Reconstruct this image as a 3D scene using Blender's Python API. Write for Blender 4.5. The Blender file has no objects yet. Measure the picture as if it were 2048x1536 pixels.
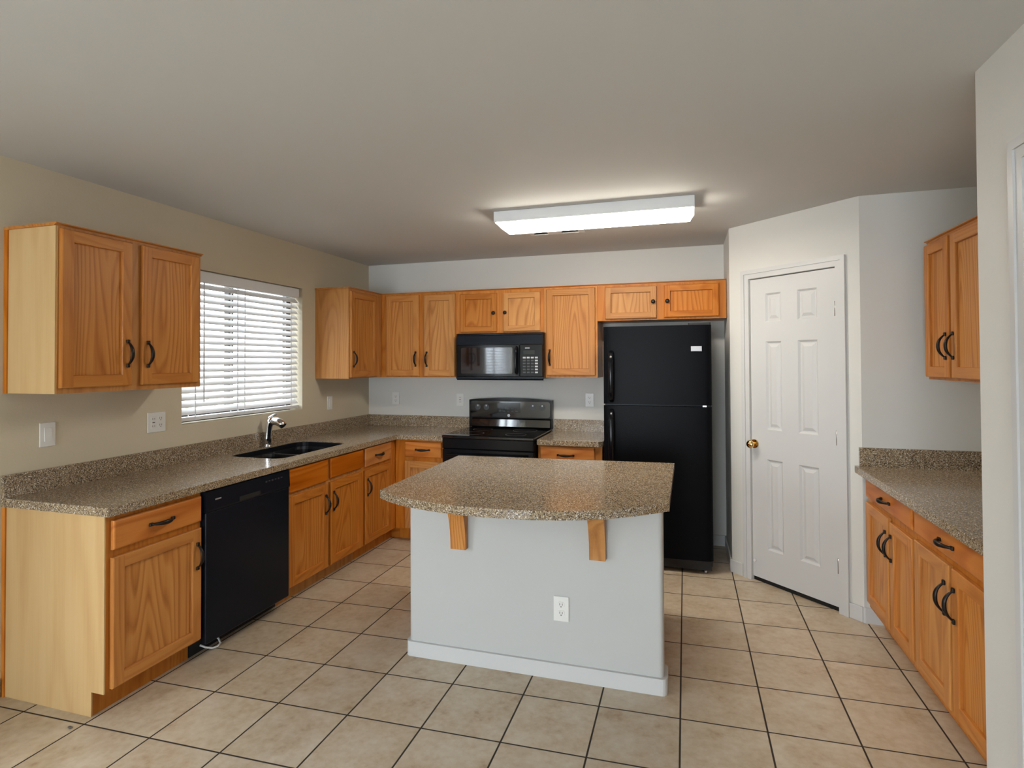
import bpy, bmesh, math, random
from mathutils import Vector, Matrix
from mathutils.geometry import tessellate_polygon

random.seed(7)
C = bpy.context.scene.collection
scene = bpy.context.scene

# ------------------------------------------------------------------ camera
H = 2.4313                       # ceiling height
cam = bpy.data.objects.new('camera', bpy.data.cameras.new('camera'))
C.objects.link(cam)
yaw, pitch, roll = 0.3001, 0.0152, -0.0046
fw = Vector((-math.sin(yaw) * math.cos(pitch), math.cos(yaw) * math.cos(pitch), math.sin(pitch)))
rt = Vector((math.cos(yaw), math.sin(yaw), 0))
up = rt.cross(fw)
r2 = rt * math.cos(roll) + up * math.sin(roll)
u2 = -rt * math.sin(roll) + up * math.cos(roll)
M3 = Matrix((r2, u2, -fw)).transposed()
cam.matrix_world = Matrix.Translation((2.9411, -4.9698, 1.4887)) @ M3.to_4x4()
cam.data.sensor_fit = 'HORIZONTAL'
cam.data.sensor_width = 36.0
cam.data.lens = 1153.92 / 2048 * 36
cam.data.shift_x = (1024 - 1012.893) / 2048
cam.data.shift_y = (706.17 - 768) / 2048
cam.data.clip_start = 0.05
scene.camera = cam

# ------------------------------------------------------------------ light
scene.view_settings.view_transform = 'Standard'
scene.view_settings.look = 'None'
scene.view_settings.gamma = 1.0
scene.view_settings.use_curve_mapping = False
scene.view_settings.exposure = 0.20
world = bpy.data.worlds.new('sky')
scene.world = world
world.use_nodes = True
bg = world.node_tree.nodes['Background']
bg.inputs['Color'].default_value = (0.80, 0.90, 1.0, 1)
bg.inputs['Strength'].default_value = 7.0


def area(name, loc, rot, sx, sy, power, col):
    l = bpy.data.lights.new(name, 'AREA')
    l.shape = 'RECTANGLE'
    l.size, l.size_y, l.energy, l.color = sx, sy, power, col
    o = bpy.data.objects.new(name, l)
    o.location, o.rotation_euler = loc, rot
    C.objects.link(o)
    return o


# daylight entering by the sliding glass door behind the camera and the window left of it
area('daylight_patio_door', (1.45, -11.10, 1.05), (math.radians(90), 0, 0), 2.3, 2.0, 140, (0.82, 0.92, 1.0))
area('daylight_side_window', (-0.28, -5.10, 1.45), (0, math.radians(-90), 0), 1.5, 1.7, 165, (0.82, 0.92, 1.0))

# hazy sun over the garden side of the house, behind the sink window
sun = bpy.data.lights.new('garden_sun', 'SUN')
sun.energy, sun.angle, sun.color = 9.0, 0.05, (1.0, 0.96, 0.9)
so = bpy.data.objects.new('garden_sun', sun)
so.rotation_euler = Vector((-0.55, -0.35, -0.76)).to_track_quat('-Z', 'Y').to_euler()
C.objects.link(so)

# ------------------------------------------------------------------ materials


def new_mat(name):
    m = bpy.data.materials.new(name)
    m.use_nodes = True
    nt = m.node_tree
    b = nt.nodes['Principled BSDF']
    return m, nt, b


def setc(sock, c):
    sock.default_value = (c[0], c[1], c[2], 1)


def plain(name, col, rough=0.5, metal=0.0, spec=0.5, coat=0.0):
    m, nt, b = new_mat(name)
    setc(b.inputs['Base Color'], col)
    b.inputs['Roughness'].default_value = rough
    b.inputs['Metallic'].default_value = metal
    b.inputs['Specular IOR Level'].default_value = spec
    b.inputs['Coat Weight'].default_value = coat
    b.inputs['Coat Roughness'].default_value = 0.05
    return m


def node(nt, t, **kw):
    n = nt.nodes.new(t)
    for k, v in kw.items():
        setattr(n, k, v)
    return n


def ramp(nt, stops, interp='LINEAR'):
    n = nt.nodes.new('ShaderNodeValToRGB')
    cr = n.color_ramp
    cr.interpolation = interp
    cr.elements[0].position, cr.elements[0].color = stops[0][0], (*stops[0][1], 1)
    cr.elements[1].position, cr.elements[1].color = stops[-1][0], (*stops[-1][1], 1)
    for p, c in stops[1:-1]:
        e = cr.elements.new(p)
        e.color = (*c, 1)
    return n


def paint(name, col, rough=0.6, bump=0.15, scale=90):
    m, nt, b = new_mat(name)
    setc(b.inputs['Base Color'], col)
    b.inputs['Roughness'].default_value = rough
    b.inputs['Specular IOR Level'].default_value = 0.3
    tc = node(nt, 'ShaderNodeTexCoord')
    n1 = node(nt, 'ShaderNodeTexNoise')
    n1.inputs['Scale'].default_value = scale
    n1.inputs['Detail'].default_value = 3
    nt.links.new(tc.outputs['Object'], n1.inputs['Vector'])
    bp = node(nt, 'ShaderNodeBump')
    bp.inputs['Strength'].default_value = bump
    bp.inputs['Distance'].default_value = 0.004
    nt.links.new(n1.outputs['Fac'], bp.inputs['Height'])
    nt.links.new(bp.outputs['Normal'], b.inputs['Normal'])
    return m


def wood(name, axis, light, mid, dark, ring=26.0, ringmix=0.55, rough=0.37, stretch=0.13, warp=3.2, seed=0.0):
    """Oak: cathedral rings from the contours of a stretched noise plus fine pores along the grain axis."""
    m, nt, b = new_mat(name)
    L = nt.links.new
    tc = node(nt, 'ShaderNodeTexCoord')
    oi = node(nt, 'ShaderNodeObjectInfo')
    add = node(nt, 'ShaderNodeVectorMath', operation='ADD')
    comb = node(nt, 'ShaderNodeCombineXYZ')
    for k, mul in enumerate((17.0, 31.0, 23.0)):
        mm = node(nt, 'ShaderNodeMath', operation='MULTIPLY_ADD')
        L(oi.outputs['Random'], mm.inputs[0])
        mm.inputs[1].default_value = mul
        mm.inputs[2].default_value = seed * (k + 1)
        L(mm.outputs[0], comb.inputs[k])
    L(tc.outputs['Object'], add.inputs[0])
    L(comb.outputs[0], add.inputs[1])
    mp = node(nt, 'ShaderNodeMapping')
    s = [1.0, 1.0, 1.0]
    s[axis] = stretch
    mp.inputs['Scale'].default_value = s
    L(add.outputs[0], mp.inputs['Vector'])
    n1 = node(nt, 'ShaderNodeTexNoise')
    n1.inputs['Scale'].default_value = warp
    n1.inputs['Detail'].default_value = 1.5
    n1.inputs['Roughness'].default_value = 0.4
    L(mp.outputs[0], n1.inputs['Vector'])
    mul = node(nt, 'ShaderNodeMath', operation='MULTIPLY')
    mul.inputs[1].default_value = ring
    L(n1.outputs['Fac'], mul.inputs[0])
    fr = node(nt, 'ShaderNodeMath', operation='FRACT')
    L(mul.outputs[0], fr.inputs[0])
    rr = ramp(nt, [(0.0, (0.25, 0.25, 0.25)), (0.12, (0.0, 0.0, 0.0)), (0.45, (0.75, 0.75, 0.75)), (0.85, (1, 1, 1)), (1.0, (0.25, 0.25, 0.25))])
    L(fr.outputs[0], rr.inputs[0])
    mp2 = node(nt, 'ShaderNodeMapping')
    s2 = [260.0, 260.0, 260.0]
    s2[axis] = 7.0
    mp2.inputs['Scale'].default_value = s2
    L(add.outputs[0], mp2.inputs['Vector'])
    n2 = node(nt, 'ShaderNodeTexNoise')
    n2.inputs['Scale'].default_value = 1.0
    n2.inputs['Detail'].default_value = 2
    L(mp2.outputs[0], n2.inputs['Vector'])
    mp3 = node(nt, 'ShaderNodeMapping')
    s3 = [28.0, 28.0, 28.0]
    s3[axis] = 1.3
    mp3.inputs['Scale'].default_value = s3
    L(add.outputs[0], mp3.inputs['Vector'])
    n3 = node(nt, 'ShaderNodeTexNoise')
    n3.inputs['Scale'].default_value = 1.0
    n3.inputs['Detail'].default_value = 3
    L(mp3.outputs[0], n3.inputs['Vector'])
    mixa = node(nt, 'ShaderNodeMix', data_type='FLOAT')
    mixa.inputs[0].default_value = ringmix
    L(n3.outputs['Fac'], mixa.inputs[2])
    L(rr.outputs[0], mixa.inputs[3])
    mixb = node(nt, 'ShaderNodeMix', data_type='FLOAT')
    mixb.inputs[0].default_value = 0.22
    L(mixa.outputs[0], mixb.inputs[2])
    L(n2.outputs['Fac'], mixb.inputs[3])
    cr = ramp(nt, [(0.15, dark), (0.5, mid), (0.85, light)])
    L(mixb.outputs[0], cr.inputs[0])
    hsv = node(nt, 'ShaderNodeHueSaturation')
    vv = node(nt, 'ShaderNodeMath', operation='MULTIPLY_ADD')
    L(oi.outputs['Random'], vv.inputs[0])
    sv = node(nt, 'ShaderNodeMath', operation='MULTIPLY_ADD')
    wn_ = node(nt, 'ShaderNodeTexWhiteNoise', noise_dimensions='1D')
    L(oi.outputs['Random'], wn_.inputs['W'])
    L(wn_.outputs['Value'], sv.inputs[0])
    sv.inputs[1].default_value = 0.15
    sv.inputs[2].default_value = 0.91
    L(sv.outputs[0], hsv.inputs['Saturation'])
    hv = node(nt, 'ShaderNodeMath', operation='MULTIPLY_ADD')
    L(wn_.outputs['Value'], hv.inputs[0])
    hv.inputs[1].default_value = -0.014
    hv.inputs[2].default_value = 0.508
    L(hv.outputs[0], hsv.inputs['Hue'])
    vv.inputs[1].default_value = 0.16
    vv.inputs[2].default_value = 0.88
    L(vv.outputs[0], hsv.inputs['Value'])
    L(cr.outputs[0], hsv.inputs['Color'])
    L(hsv.outputs[0], b.inputs['Base Color'])
    b.inputs['Roughness'].default_value = rough
    b.inputs['Specular IOR Level'].default_value = 0.17
    return m


OAK_L, OAK_M, OAK_D = (0.61, 0.262, 0.060), (0.51, 0.184, 0.034), (0.34, 0.102, 0.016)
oak_v = wood('oak_upright_grain', 2, OAK_L, OAK_M, OAK_D, ringmix=0.30)
oak_h = wood('oak_level_grain', 0, OAK_L, OAK_M, OAK_D, ringmix=0.30)
oak_panel = wood('oak_panel_cathedral', 2, (0.63, 0.280, 0.067), (0.53, 0.196, 0.037), (0.32, 0.094, 0.015), ring=27, ringmix=0.45, stretch=0.11, warp=4.0)
oak_drawer = wood('oak_drawer_cathedral', 0, (0.60, 0.235, 0.052), (0.50, 0.162, 0.029), (0.33, 0.088, 0.014), ring=15, ringmix=0.45, stretch=0.12, warp=4.0)
pale_panel = wood('pale_maple_veneer', 2, (0.68, 0.47, 0.235), (0.62, 0.40, 0.18), (0.53, 0.31, 0.125), ring=9, ringmix=0.25, rough=0.32)

wall_paint = paint('warm_grey_wall_paint', (0.64, 0.63, 0.595), bump=0.12)
warm_shade_paint = paint('wall_paint_in_warm_shade', (0.60, 0.53, 0.40), bump=0.12)  # same wall paint, the left wall's warm, dimmer light put into the colour
ceil_paint = paint('ceiling_knockdown_paint', (0.62, 0.62, 0.605), bump=0.10, scale=34, rough=0.8)
pony_paint = paint('off_white_island_paint', (0.50, 0.50, 0.485), bump=0.10)
trim_white = paint('white_semi_gloss_trim', (0.58, 0.58, 0.575), rough=0.35, bump=0.03)
plate_white = plain('almond_white_plastic', (0.74, 0.73, 0.70), 0.35)
blind_white, nt, b = new_mat('white_blind_slats')
setc(b.inputs['Base Color'], (0.83, 0.83, 0.83))
b.inputs['Roughness'].default_value = 0.45
tl = nt.nodes.new('ShaderNodeBsdfTranslucent')
setc(tl.inputs['Color'], (0.85, 0.87, 0.90))
mx = nt.nodes.new('ShaderNodeMixShader')
mx.inputs[0].default_value = 0.13
nt.links.new(b.outputs[0], mx.inputs[1])
nt.links.new(tl.outputs[0], mx.inputs[2])
nt.links.new(mx.outputs[0], nt.nodes['Material Output'].inputs['Surface'])
fixture_white = plain('white_enamel', (0.78, 0.79, 0.80), 0.4)
black_gloss = plain('gloss_black_appliance', (0.004, 0.0045, 0.006), 0.16, spec=0.25)
black_satin = plain('satin_black_appliance', (0.005, 0.008, 0.014), 0.30, spec=0.2)
black_glass = plain('black_glass', (0.003, 0.003, 0.004), 0.05, spec=0.9)
black_matte = plain('matte_black_plastic', (0.010, 0.010, 0.011), 0.6)
dark_void = plain('dark_gap', (0.012, 0.011, 0.010), 0.9)
bronze = plain('oil_rubbed_bronze', (0.020, 0.015, 0.012), 0.38, metal=0.6)
bronze_alu = plain('dark_bronze_window_frame', (0.035, 0.030, 0.026), 0.5)
chrome = plain('chrome', (0.80, 0.80, 0.82), 0.08, metal=1.0)
steel = plain('brushed_steel', (0.55, 0.55, 0.56), 0.3, metal=1.0)
brass = plain('polished_brass', (0.78, 0.58, 0.26), 0.16, metal=1.0)
grey_print = plain('pale_grey_print', (0.45, 0.47, 0.48), 0.5)
dim_print = plain('dim_grey_print', (0.045, 0.047, 0.05), 0.5)
silver_badge = plain('silver_badge', (0.38, 0.38, 0.40), 0.35, metal=0.3)
sink_black = plain('black_composite_sink', (0.008, 0.009, 0.012), 0.28)
white_cable = plain('white_cable', (0.8, 0.8, 0.78), 0.5)
slot_dark = plain('outlet_slot', (0.10, 0.09, 0.08), 0.7)
screen_dark = plain('display_window', (0.010, 0.014, 0.014), 0.1)

# fridge door: leathery black enamel
fridge_black, nt, b = new_mat('textured_black_enamel')
setc(b.inputs['Base Color'], (0.005, 0.0055, 0.007))
b.inputs['Roughness'].default_value = 0.30
b.inputs['Specular IOR Level'].default_value = 0.04
tc = node(nt, 'ShaderNodeTexCoord')
n1 = node(nt, 'ShaderNodeTexNoise')
n1.inputs['Scale'].default_value = 160
n1.inputs['Detail'].default_value = 2
nt.links.new(tc.outputs['Object'], n1.inputs['Vector'])
bp = node(nt, 'ShaderNodeBump')
bp.inputs['Strength'].default_value = 0.25
bp.inputs['Distance'].default_value = 0.002
nt.links.new(n1.outputs['Fac'], bp.inputs['Height'])
nt.links.new(bp.outputs['Normal'], b.inputs['Normal'])

# speckled laminate worktop
granite, nt, b = new_mat('speckled_brown_worktop')
L = nt.links.new
tc = node(nt, 'ShaderNodeTexCoord')
vo = node(nt, 'ShaderNodeTexVoronoi')
vo.inputs['Scale'].default_value = 300
L(tc.outputs['Object'], vo.inputs['Vector'])
sep = node(nt, 'ShaderNodeSeparateColor')
L(vo.outputs['Color'], sep.inputs[0])
cr = ramp(nt, [(0.0, (0.050, 0.036, 0.026)), (0.11, (0.145, 0.102, 0.068)), (0.32, (0.26, 0.185, 0.108)), (0.57, (0.355, 0.266, 0.162)),
               (0.79, (0.44, 0.355, 0.248)), (0.93, (0.66, 0.61, 0.55))], 'CONSTANT')
L(sep.outputs[0], cr.inputs[0])
L(cr.outputs[0], b.inputs['Base Color'])
b.inputs['Roughness'].default_value = 0.16
b.inputs['Specular IOR Level'].default_value = 0.5

# floor: square ceramic tiles, narrow dark grout, mottled beige
PITCH = 0.3360
tile, nt, b = new_mat('beige_ceramic_floor_tile')
L = nt.links.new
tc = node(nt, 'ShaderNodeTexCoord')
sx = node(nt, 'ShaderNodeSeparateXYZ')
L(tc.outputs['Object'], sx.inputs[0])


def mth(op, a, bv, c=None):
    n = node(nt, 'ShaderNodeMath', operation=op)
    for k, v in enumerate((a, bv, c)):
        if v is None:
            continue
        if isinstance(v, (int, float)):
            n.inputs[k].default_value = v
        else:
            L(v, n.inputs[k])
    return n.outputs[0]


gx = mth('MULTIPLY_ADD', sx.outputs['X'], 1 / PITCH, -0.557 / PITCH + 20)
yy = mth('MULTIPLY_ADD', sx.outputs['X'], -0.032, sx.outputs['Y'])
gy = mth('MULTIPLY_ADD', yy, 1 / PITCH, 2.871 / PITCH + 40)
fx, fy = mth('FRACT', gx, 0), mth('FRACT', gy, 0)
dx = mth('MINIMUM', fx, mth('SUBTRACT', 1.0, fx))
dy = mth('MINIMUM', fy, mth('SUBTRACT', 1.0, fy))
dmin = mth('MINIMUM', dx, dy)
gm = node(nt, 'ShaderNodeMapRange', interpolation_type='SMOOTHSTEP')
gm.inputs['From Min'].default_value = 0.0075
gm.inputs['From Max'].default_value = 0.0135
L(dmin, gm.inputs['Value'])
idx = node(nt, 'ShaderNodeCombineXYZ')
L(mth('FLOOR', gx, 0), idx.inputs[0])
L(mth('FLOOR', gy, 0), idx.inputs[1])
wn = node(nt, 'ShaderNodeTexWhiteNoise', noise_dimensions='2D')
L(idx.outputs[0], wn.inputs['Vector'])
off = node(nt, 'ShaderNodeVectorMath', operation='MULTIPLY_ADD')
L(wn.outputs['Color'], off.inputs[0])
off.inputs[1].default_value = (9, 9, 9)
L(tc.outputs['Object'], off.inputs[2])
na = node(nt, 'ShaderNodeTexNoise')
na.inputs['Scale'].default_value = 7.0
na.inputs['Detail'].default_value = 6
na.inputs['Roughness'].default_value = 0.65
L(off.outputs[0], na.inputs['Vector'])
nb = node(nt, 'ShaderNodeTexNoise')
nb.inputs['Scale'].default_value = 34.0
nb.inputs['Detail'].default_value = 4
L(off.outputs[0], nb.inputs['Vector'])
mixn = node(nt, 'ShaderNodeMix', data_type='FLOAT')
mixn.inputs[0].default_value = 0.35
L(na.outputs['Fac'], mixn.inputs[2])
L(nb.outputs['Fac'], mixn.inputs[3])
tcr = ramp(nt, [(0.28, (0.34, 0.225, 0.130)), (0.42, (0.485, 0.375, 0.255)), (0.52, (0.545, 0.445, 0.325)), (0.64, (0.60, 0.515, 0.40))])
L(mixn.outputs[0], tcr.inputs[0])
hs = node(nt, 'ShaderNodeHueSaturation')
L(mth('MULTIPLY_ADD', wn.outputs['Value'], 0.10, 0.95), hs.inputs['Value'])
L(tcr.outputs[0], hs.inputs['Color'])
gmix = node(nt, 'ShaderNodeMix', data_type='RGBA')
L(gm.outputs[0], gmix.inputs[0])
gmix.inputs[6].default_value = (0.035, 0.026, 0.018, 1)
L(hs.outputs[0], gmix.inputs[7])
L(gmix.outputs[2], b.inputs['Base Color'])
rgh = node(nt, 'ShaderNodeMapRange')
rgh.inputs['To Min'].default_value = 0.85
rgh.inputs['To Max'].default_value = 0.33
L(gm.outputs[0], rgh.inputs['Value'])
L(rgh.outputs[0], b.inputs['Roughness'])
b.inputs['Specular IOR Level'].default_value = 0.35
bp = node(nt, 'ShaderNodeBump')
bp.inputs['Strength'].default_value = 0.5
bp.inputs['Distance'].default_value = 0.003
L(gm.outputs[0], bp.inputs['Height'])
L(bp.outputs['Normal'], b.inputs['Normal'])

# fluorescent diffuser
diffuser_mat, nt, b = new_mat('lit_acrylic_diffuser')
setc(b.inputs['Base Color'], (0.85, 0.83, 0.78))
setc(b.inputs['Emission Color'], (1.0, 0.92, 0.80))
b.inputs['Emission Strength'].default_value = 31.0
b.inputs['Roughness'].default_value = 0.4

# window glass
glass, nt, b = new_mat('window_glass')
nt.nodes.remove(b)
tr = node(nt, 'ShaderNodeBsdfTransparent')
gl = node(nt, 'ShaderNodeBsdfGlossy')
gl.inputs['Roughness'].default_value = 0.02
mx = node(nt, 'ShaderNodeMixShader')
mx.inputs[0].default_value = 0.06
nt.links.new(tr.outputs[0], mx.inputs[1])
nt.links.new(gl.outputs[0], mx.inputs[2])
nt.links.new(mx.outputs[0], nt.nodes['Material Output'].inputs['Surface'])

stucco = paint('garden_wall_stucco', (0.80, 0.79, 0.77), rough=0.9)
gravel = paint('garden_gravel', (0.50, 0.45, 0.38), rough=0.95)
leaf_mat = plain('shrub_leaves', (0.16, 0.24, 0.07), 0.6)

# ------------------------------------------------------------------ mesh helpers


class MB:
    """Collects shapes in one bmesh; build() links them as ONE mesh object."""

    def __init__(self):
        self.bm = bmesh.new()
        self.smooth = False

    def face(self, pts, mi=0):
        vs = [self.bm.verts.new(p) for p in pts]
        f = self.bm.faces.new(vs)
        f.material_index = mi
        return f

    def box(self, x0, x1, y0, y1, z0, z1, mi=0, bevel=0.0, seg=2):
        t = bmesh.new()
        bmesh.ops.create_cube(t, size=1.0)
        for v in t.verts:
            v.co = Vector(((x0 + x1) / 2 + v.co.x * (x1 - x0), (y0 + y1) / 2 + v.co.y * (y1 - y0), (z0 + z1) / 2 + v.co.z * (z1 - z0)))
        if bevel > 0:
            bmesh.ops.bevel(t, geom=list(t.edges), offset=bevel, segments=seg, profile=0.5, affect='EDGES')
        for f in t.faces:
            f.material_index = mi
        self.join(t)
        return self

    def join(self, t):
        me = bpy.data.meshes.new('tmp')
        t.to_mesh(me)
        t.free()
        self.bm.from_mesh(me)
        bpy.data.meshes.remove(me)

    def prism(self, poly, a0, a1, axis='z', holes=(), mi=0):
        """Extrudes a 2D outline (with holes) along an axis. Outline coordinates: z:(x,y)  x:(y,z)  y:(x,z)."""
        def P(p, a):
            if axis == 'z':
                return Vector((p[0], p[1], a))
            if axis == 'x':
                return Vector((a, p[0], p[1]))
            return Vector((p[0], a, p[1]))
        loops = [list(poly)] + [list(h) for h in holes]
        flat = [p for lp in loops for p in lp]
        tris = tessellate_polygon([[Vector((p[0], p[1], 0)) for p in lp] for lp in loops])
        t = bmesh.new()
        v0 = [t.verts.new(P(p, a0)) for p in flat]
        v1 = [t.verts.new(P(p, a1)) for p in flat]
        for a, bb, c in tris:
            if len({a, bb, c}) == 3:
                t.faces.new((v0[a], v0[bb], v0[c]))
                t.faces.new((v1[c], v1[bb], v1[a]))
        k = 0
        for lp in loops:
            n = len(lp)
            for i in range(n):
                j = (i + 1) % n
                t.faces.new((v0[k + i], v0[k + j], v1[k + j], v1[k + i]))
            k += n
        bmesh.ops.recalc_face_normals(t, faces=t.faces)
        bmesh.ops.dissolve_limit(t, angle_limit=0.001, verts=t.verts, edges=t.edges)
        for f in t.faces:
            f.material_index = mi
        self.join(t)
        return self

    def tube(self, pts, radii, n=12, squash=(1, 1), mi=0):
        """Sweeps a ring along a polyline; radii one per point; squash scales the two ring axes."""
        pts = [Vector(p) for p in pts]
        if isinstance(radii, (int, float)):
            radii = [radii] * len(pts)
        t = bmesh.new()
        rings = []
        ref = None
        for i, p in enumerate(pts):
            d = (pts[min(i + 1, len(pts) - 1)] - pts[max(i - 1, 0)]).normalized()
            if ref is None:
                ref = Vector((1, 0, 0)) if abs(d.x) < 0.8 else Vector((0, 1, 0))
            a = (ref - d * ref.dot(d)).normalized()
            bb = d.cross(a)
            ref = a
            rings.append([t.verts.new(p + a * (math.cos(2 * math.pi * k / n) * radii[i] * squash[0]) + bb * (math.sin(2 * math.pi * k / n) * radii[i] * squash[1])) for k in range(n)])
        for i in range(len(rings) - 1):
            for k in range(n):
                t.faces.new((rings[i][k], rings[i][(k + 1) % n], rings[i + 1][(k + 1) % n], rings[i + 1][k]))
        t.faces.new(rings[0][::-1])
        t.faces.new(rings[-1])
        bmesh.ops.recalc_face_normals(t, faces=t.faces)
        for f in t.faces:
            f.material_index = mi
            f.smooth = len(f.verts) == 4
        self.join(t)
        return self

    def build(self, name, mats, parent=None, label=None, kind=None):
        me = bpy.data.meshes.new(name)
        self.bm.to_mesh(me)
        self.bm.free()
        for m in (mats if isinstance(mats, (list, tuple)) else [mats]):
            me.materials.append(m)
        o = bpy.data.objects.new(name, me)
        C.objects.link(o)
        if parent:
            o.parent = parent
        if label:
            o['label'] = label
        if kind:
            o['kind'] = kind
        return o


def thing(name, label, cat, loc=(0, 0, 0), rz=0.0, group=None):
    o = bpy.data.objects.new(name, None)
    C.objects.link(o)
    o.location, o.rotation_euler = loc, (0, 0, rz)
    o.empty_display_size = 0.1
    o['label'], o['category'] = label, cat
    if group:
        o['group'] = group
    return o


def tag(o, label, cat, group=None):
    o['label'], o['category'] = label, cat
    if group:
        o['group'] = group
    return o


def struct(name, mb, mat, parent=None):
    return mb.build(name, mat, parent, kind='structure')


def rect(a0, a1, b0, b1):
    return [(a0, b0), (a1, b0), (a1, b1), (a0, b1)]


def rrect(a0, a1, b0, b1, r, n=5):
    pts = []
    for cx, cy, s in ((a1 - r, b1 - r, 0), (a0 + r, b1 - r, 90), (a0 + r, b0 + r, 180), (a1 - r, b0 + r, 270)):
        for k in range(n + 1):
            a = math.radians(s + 90 * k / n)
            pts.append((cx + r * math.cos(a), cy + r * math.sin(a)))
    return pts


PI = math.pi
# ------------------------------------------------------------------ room shell
REAR = -11.0
W1 = (-2.185, -1.022, 1.112, 2.087)          # kitchen window: y0 y1 z0 z1
W2 = (-5.85, -4.30, 0.62, 2.087)             # window farther left, beside the camera
struct('floor', MB().box(-0.3, 4.75, REAR - 0.25, 0.25, -0.08, 0.0), tile)
struct('ceiling', MB().box(-0.3, 4.75, REAR - 0.25, 0.25, H, H + 0.1), ceil_paint)
struct('wall_left', MB().prism(rect(REAR - 0.15, 0.15, 0, H), -0.16, 0.0, 'x', [rect(*W1), rect(*W2)]), warm_shade_paint)
struct('wall_back', MB().box(0.0, 3.45, 0.0, 0.14, 0, H), wall_paint)
struct('wall_niche', MB().box(3.247, 3.33, -0.583, 0.0, 0, H), wall_paint)
DA, DB = Vector((3.247, -0.583, 0)), Vector((3.901, -1.221, 0))
DL = (DB - DA).length
DROT = math.atan2(DB.y - DA.y, DB.x - DA.x)
o = struct('wall_diagonal', MB().prism([(0, 0), (0.168, 0), (0.168, 2.046), (0.772, 2.046), (0.772, 0), (DL, 0), (DL, H), (0, H)], 0.0, 0.11, 'y'), wall_paint)
o.location, o.rotation_euler = DA, (0, 0, DROT)
struct('wall_alcove', MB().box(3.901, 4.64, -1.221, -1.10, 0, H), wall_paint)
struct('wall_alcove_side', MB().box(4.51, 4.64, -2.72, -1.221, 0, H), wall_paint)
struct('wall_right', MB().prism([(3.858, REAR), (3.858, -2.72), (4.64, -2.72), (4.64, -2.86), (4.02, -2.86), (4.02, REAR)], 0, H, 'z'), wall_paint)
struct('wall_rear', MB().prism([(0, 0), (0.20, 0), (0.20, 2.08), (2.70, 2.08), (2.70, 0), (3.858, 0), (3.858, H), (0, H)], REAR - 0.15, REAR, 'y'), wall_paint)

# baseboards
BB = 0.088
def bead(mb, x0, x1, y0, y1, h=BB):
    mb.box(x0, x1, y0, y1, 0, h, bevel=0.004)
    return mb
struct('baseboard_back', bead(MB(), 2.40, 3.235, -0.013, -0.0005), trim_white)
struct('baseboard_left', bead(MB(), 0.0005, 0.013, REAR + 0.01, -3.166), trim_white)
struct('baseboard_niche', bead(MB(), 3.234, 3.2465, -0.575, -0.014), trim_white)
mb = MB()
o = struct('baseboard_diagonal_left', bead(MB(), -0.006, 0.100, -0.013, -0.0005), trim_white)
o.location, o.rotation_euler = DA, (0, 0, DROT)
o = struct('baseboard_diagonal_right', bead(MB(), 0.834, DL - 0.002, -0.013, -0.0005), trim_white)
o.location, o.rotation_euler = DA, (0, 0, DROT)
mb = MB()
pts = []
for k in range(7):
    a = math.radians(225 + 45 * k / 6 )
    pts.append((3.901 + 0.006 + 0.019 * math.cos(a), -1.221 + 0.006 + 0.019 * math.sin(a)))
pts += [(4.02, -1.2340), (4.02, -1.2215), (3.905, -1.2215)]
struct('baseboard_alcove', MB().prism(pts, 0, BB, 'z'), trim_white)

# pantry door in the diagonal wall
d1 = bpy.data.objects.new('door_1', None)
C.objects.link(d1)
d1.location, d1.rotation_euler = DA, (0, 0, DROT)
d1['kind'] = 'structure'
d1['label'] = 'white six panel pantry door with a brass knob'
PX = [(0.288, 0.404), (0.520, 0.652)]
PZ = [(0.232, 0.832), (1.030, 1.617), (1.747, 1.937)]


def panel_door(mb, x0, x1, z0, z1, yf, yb, PX, PZ):
    """A moulded door: flat face with sunk frames and raised fields."""
    holes = [rect(a, bb, c, d) for a, bb in PX for c, d in PZ]
    mb.prism(rect(x0, x1, z0, z1), yf, yb, 'y', holes)
    for a, bb in PX:
        for c, d in PZ:
            lv = [(0.0, yf), (0.012, yf + 0.011), (0.020, yf + 0.011), (0.040, yf + 0.003)]
            prev = None
            for ins, y in lv:
                cur = [Vector((a + ins, y, c + ins)), Vector((bb - ins, y, c + ins)), Vector((bb - ins, y, d - ins)), Vector((a + ins, y, d - ins))]
                if prev:
                    for k in range(4):
                        mb.face([prev[k], prev[(k + 1) % 4], cur[(k + 1) % 4], cur[k]])
                prev = cur
            mb.face(prev)
    return mb


struct('door_slab', panel_door(MB(), 0.171, 0.769, 0.030, 2.040, 0.004, 0.040, PX, PZ), trim_white, d1)
mb = MB()
mb.box(0.169, 0.7710, 0.016, 0.10, 0.0005, 0.0285)
struct('threshold_gap', mb, dark_void, d1)
mb = MB()
kx, kz = 0.196, 0.925
mb.tube([(kx, 0.004, kz), (kx, -0.004, kz)], 0.030, 20)
mb.tube([(kx, -0.004, kz), (kx, -0.018, kz), (kx, -0.026, kz), (kx, -0.036, kz), (kx, -0.048, kz), (kx, -0.058, kz), (kx, -0.062, kz)], [0.012, 0.012, 0.018, 0.026, 0.028, 0.020, 0.006], 20)
struct('door_knob', mb, brass, d1)
for hz in (1.797, 1.030, 0.274):
    mb = MB().tube([(0.7705, -0.003, hz - 0.044), (0.7705, -0.003, hz + 0.044)], 0.0055, 10)
    struct('hinge', mb, steel, d1)
struct('door_bumper', MB().tube([(0.190, 0.004, 0.137), (0.190, -0.010, 0.137)], 0.008, 10), plate_white, d1)


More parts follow.
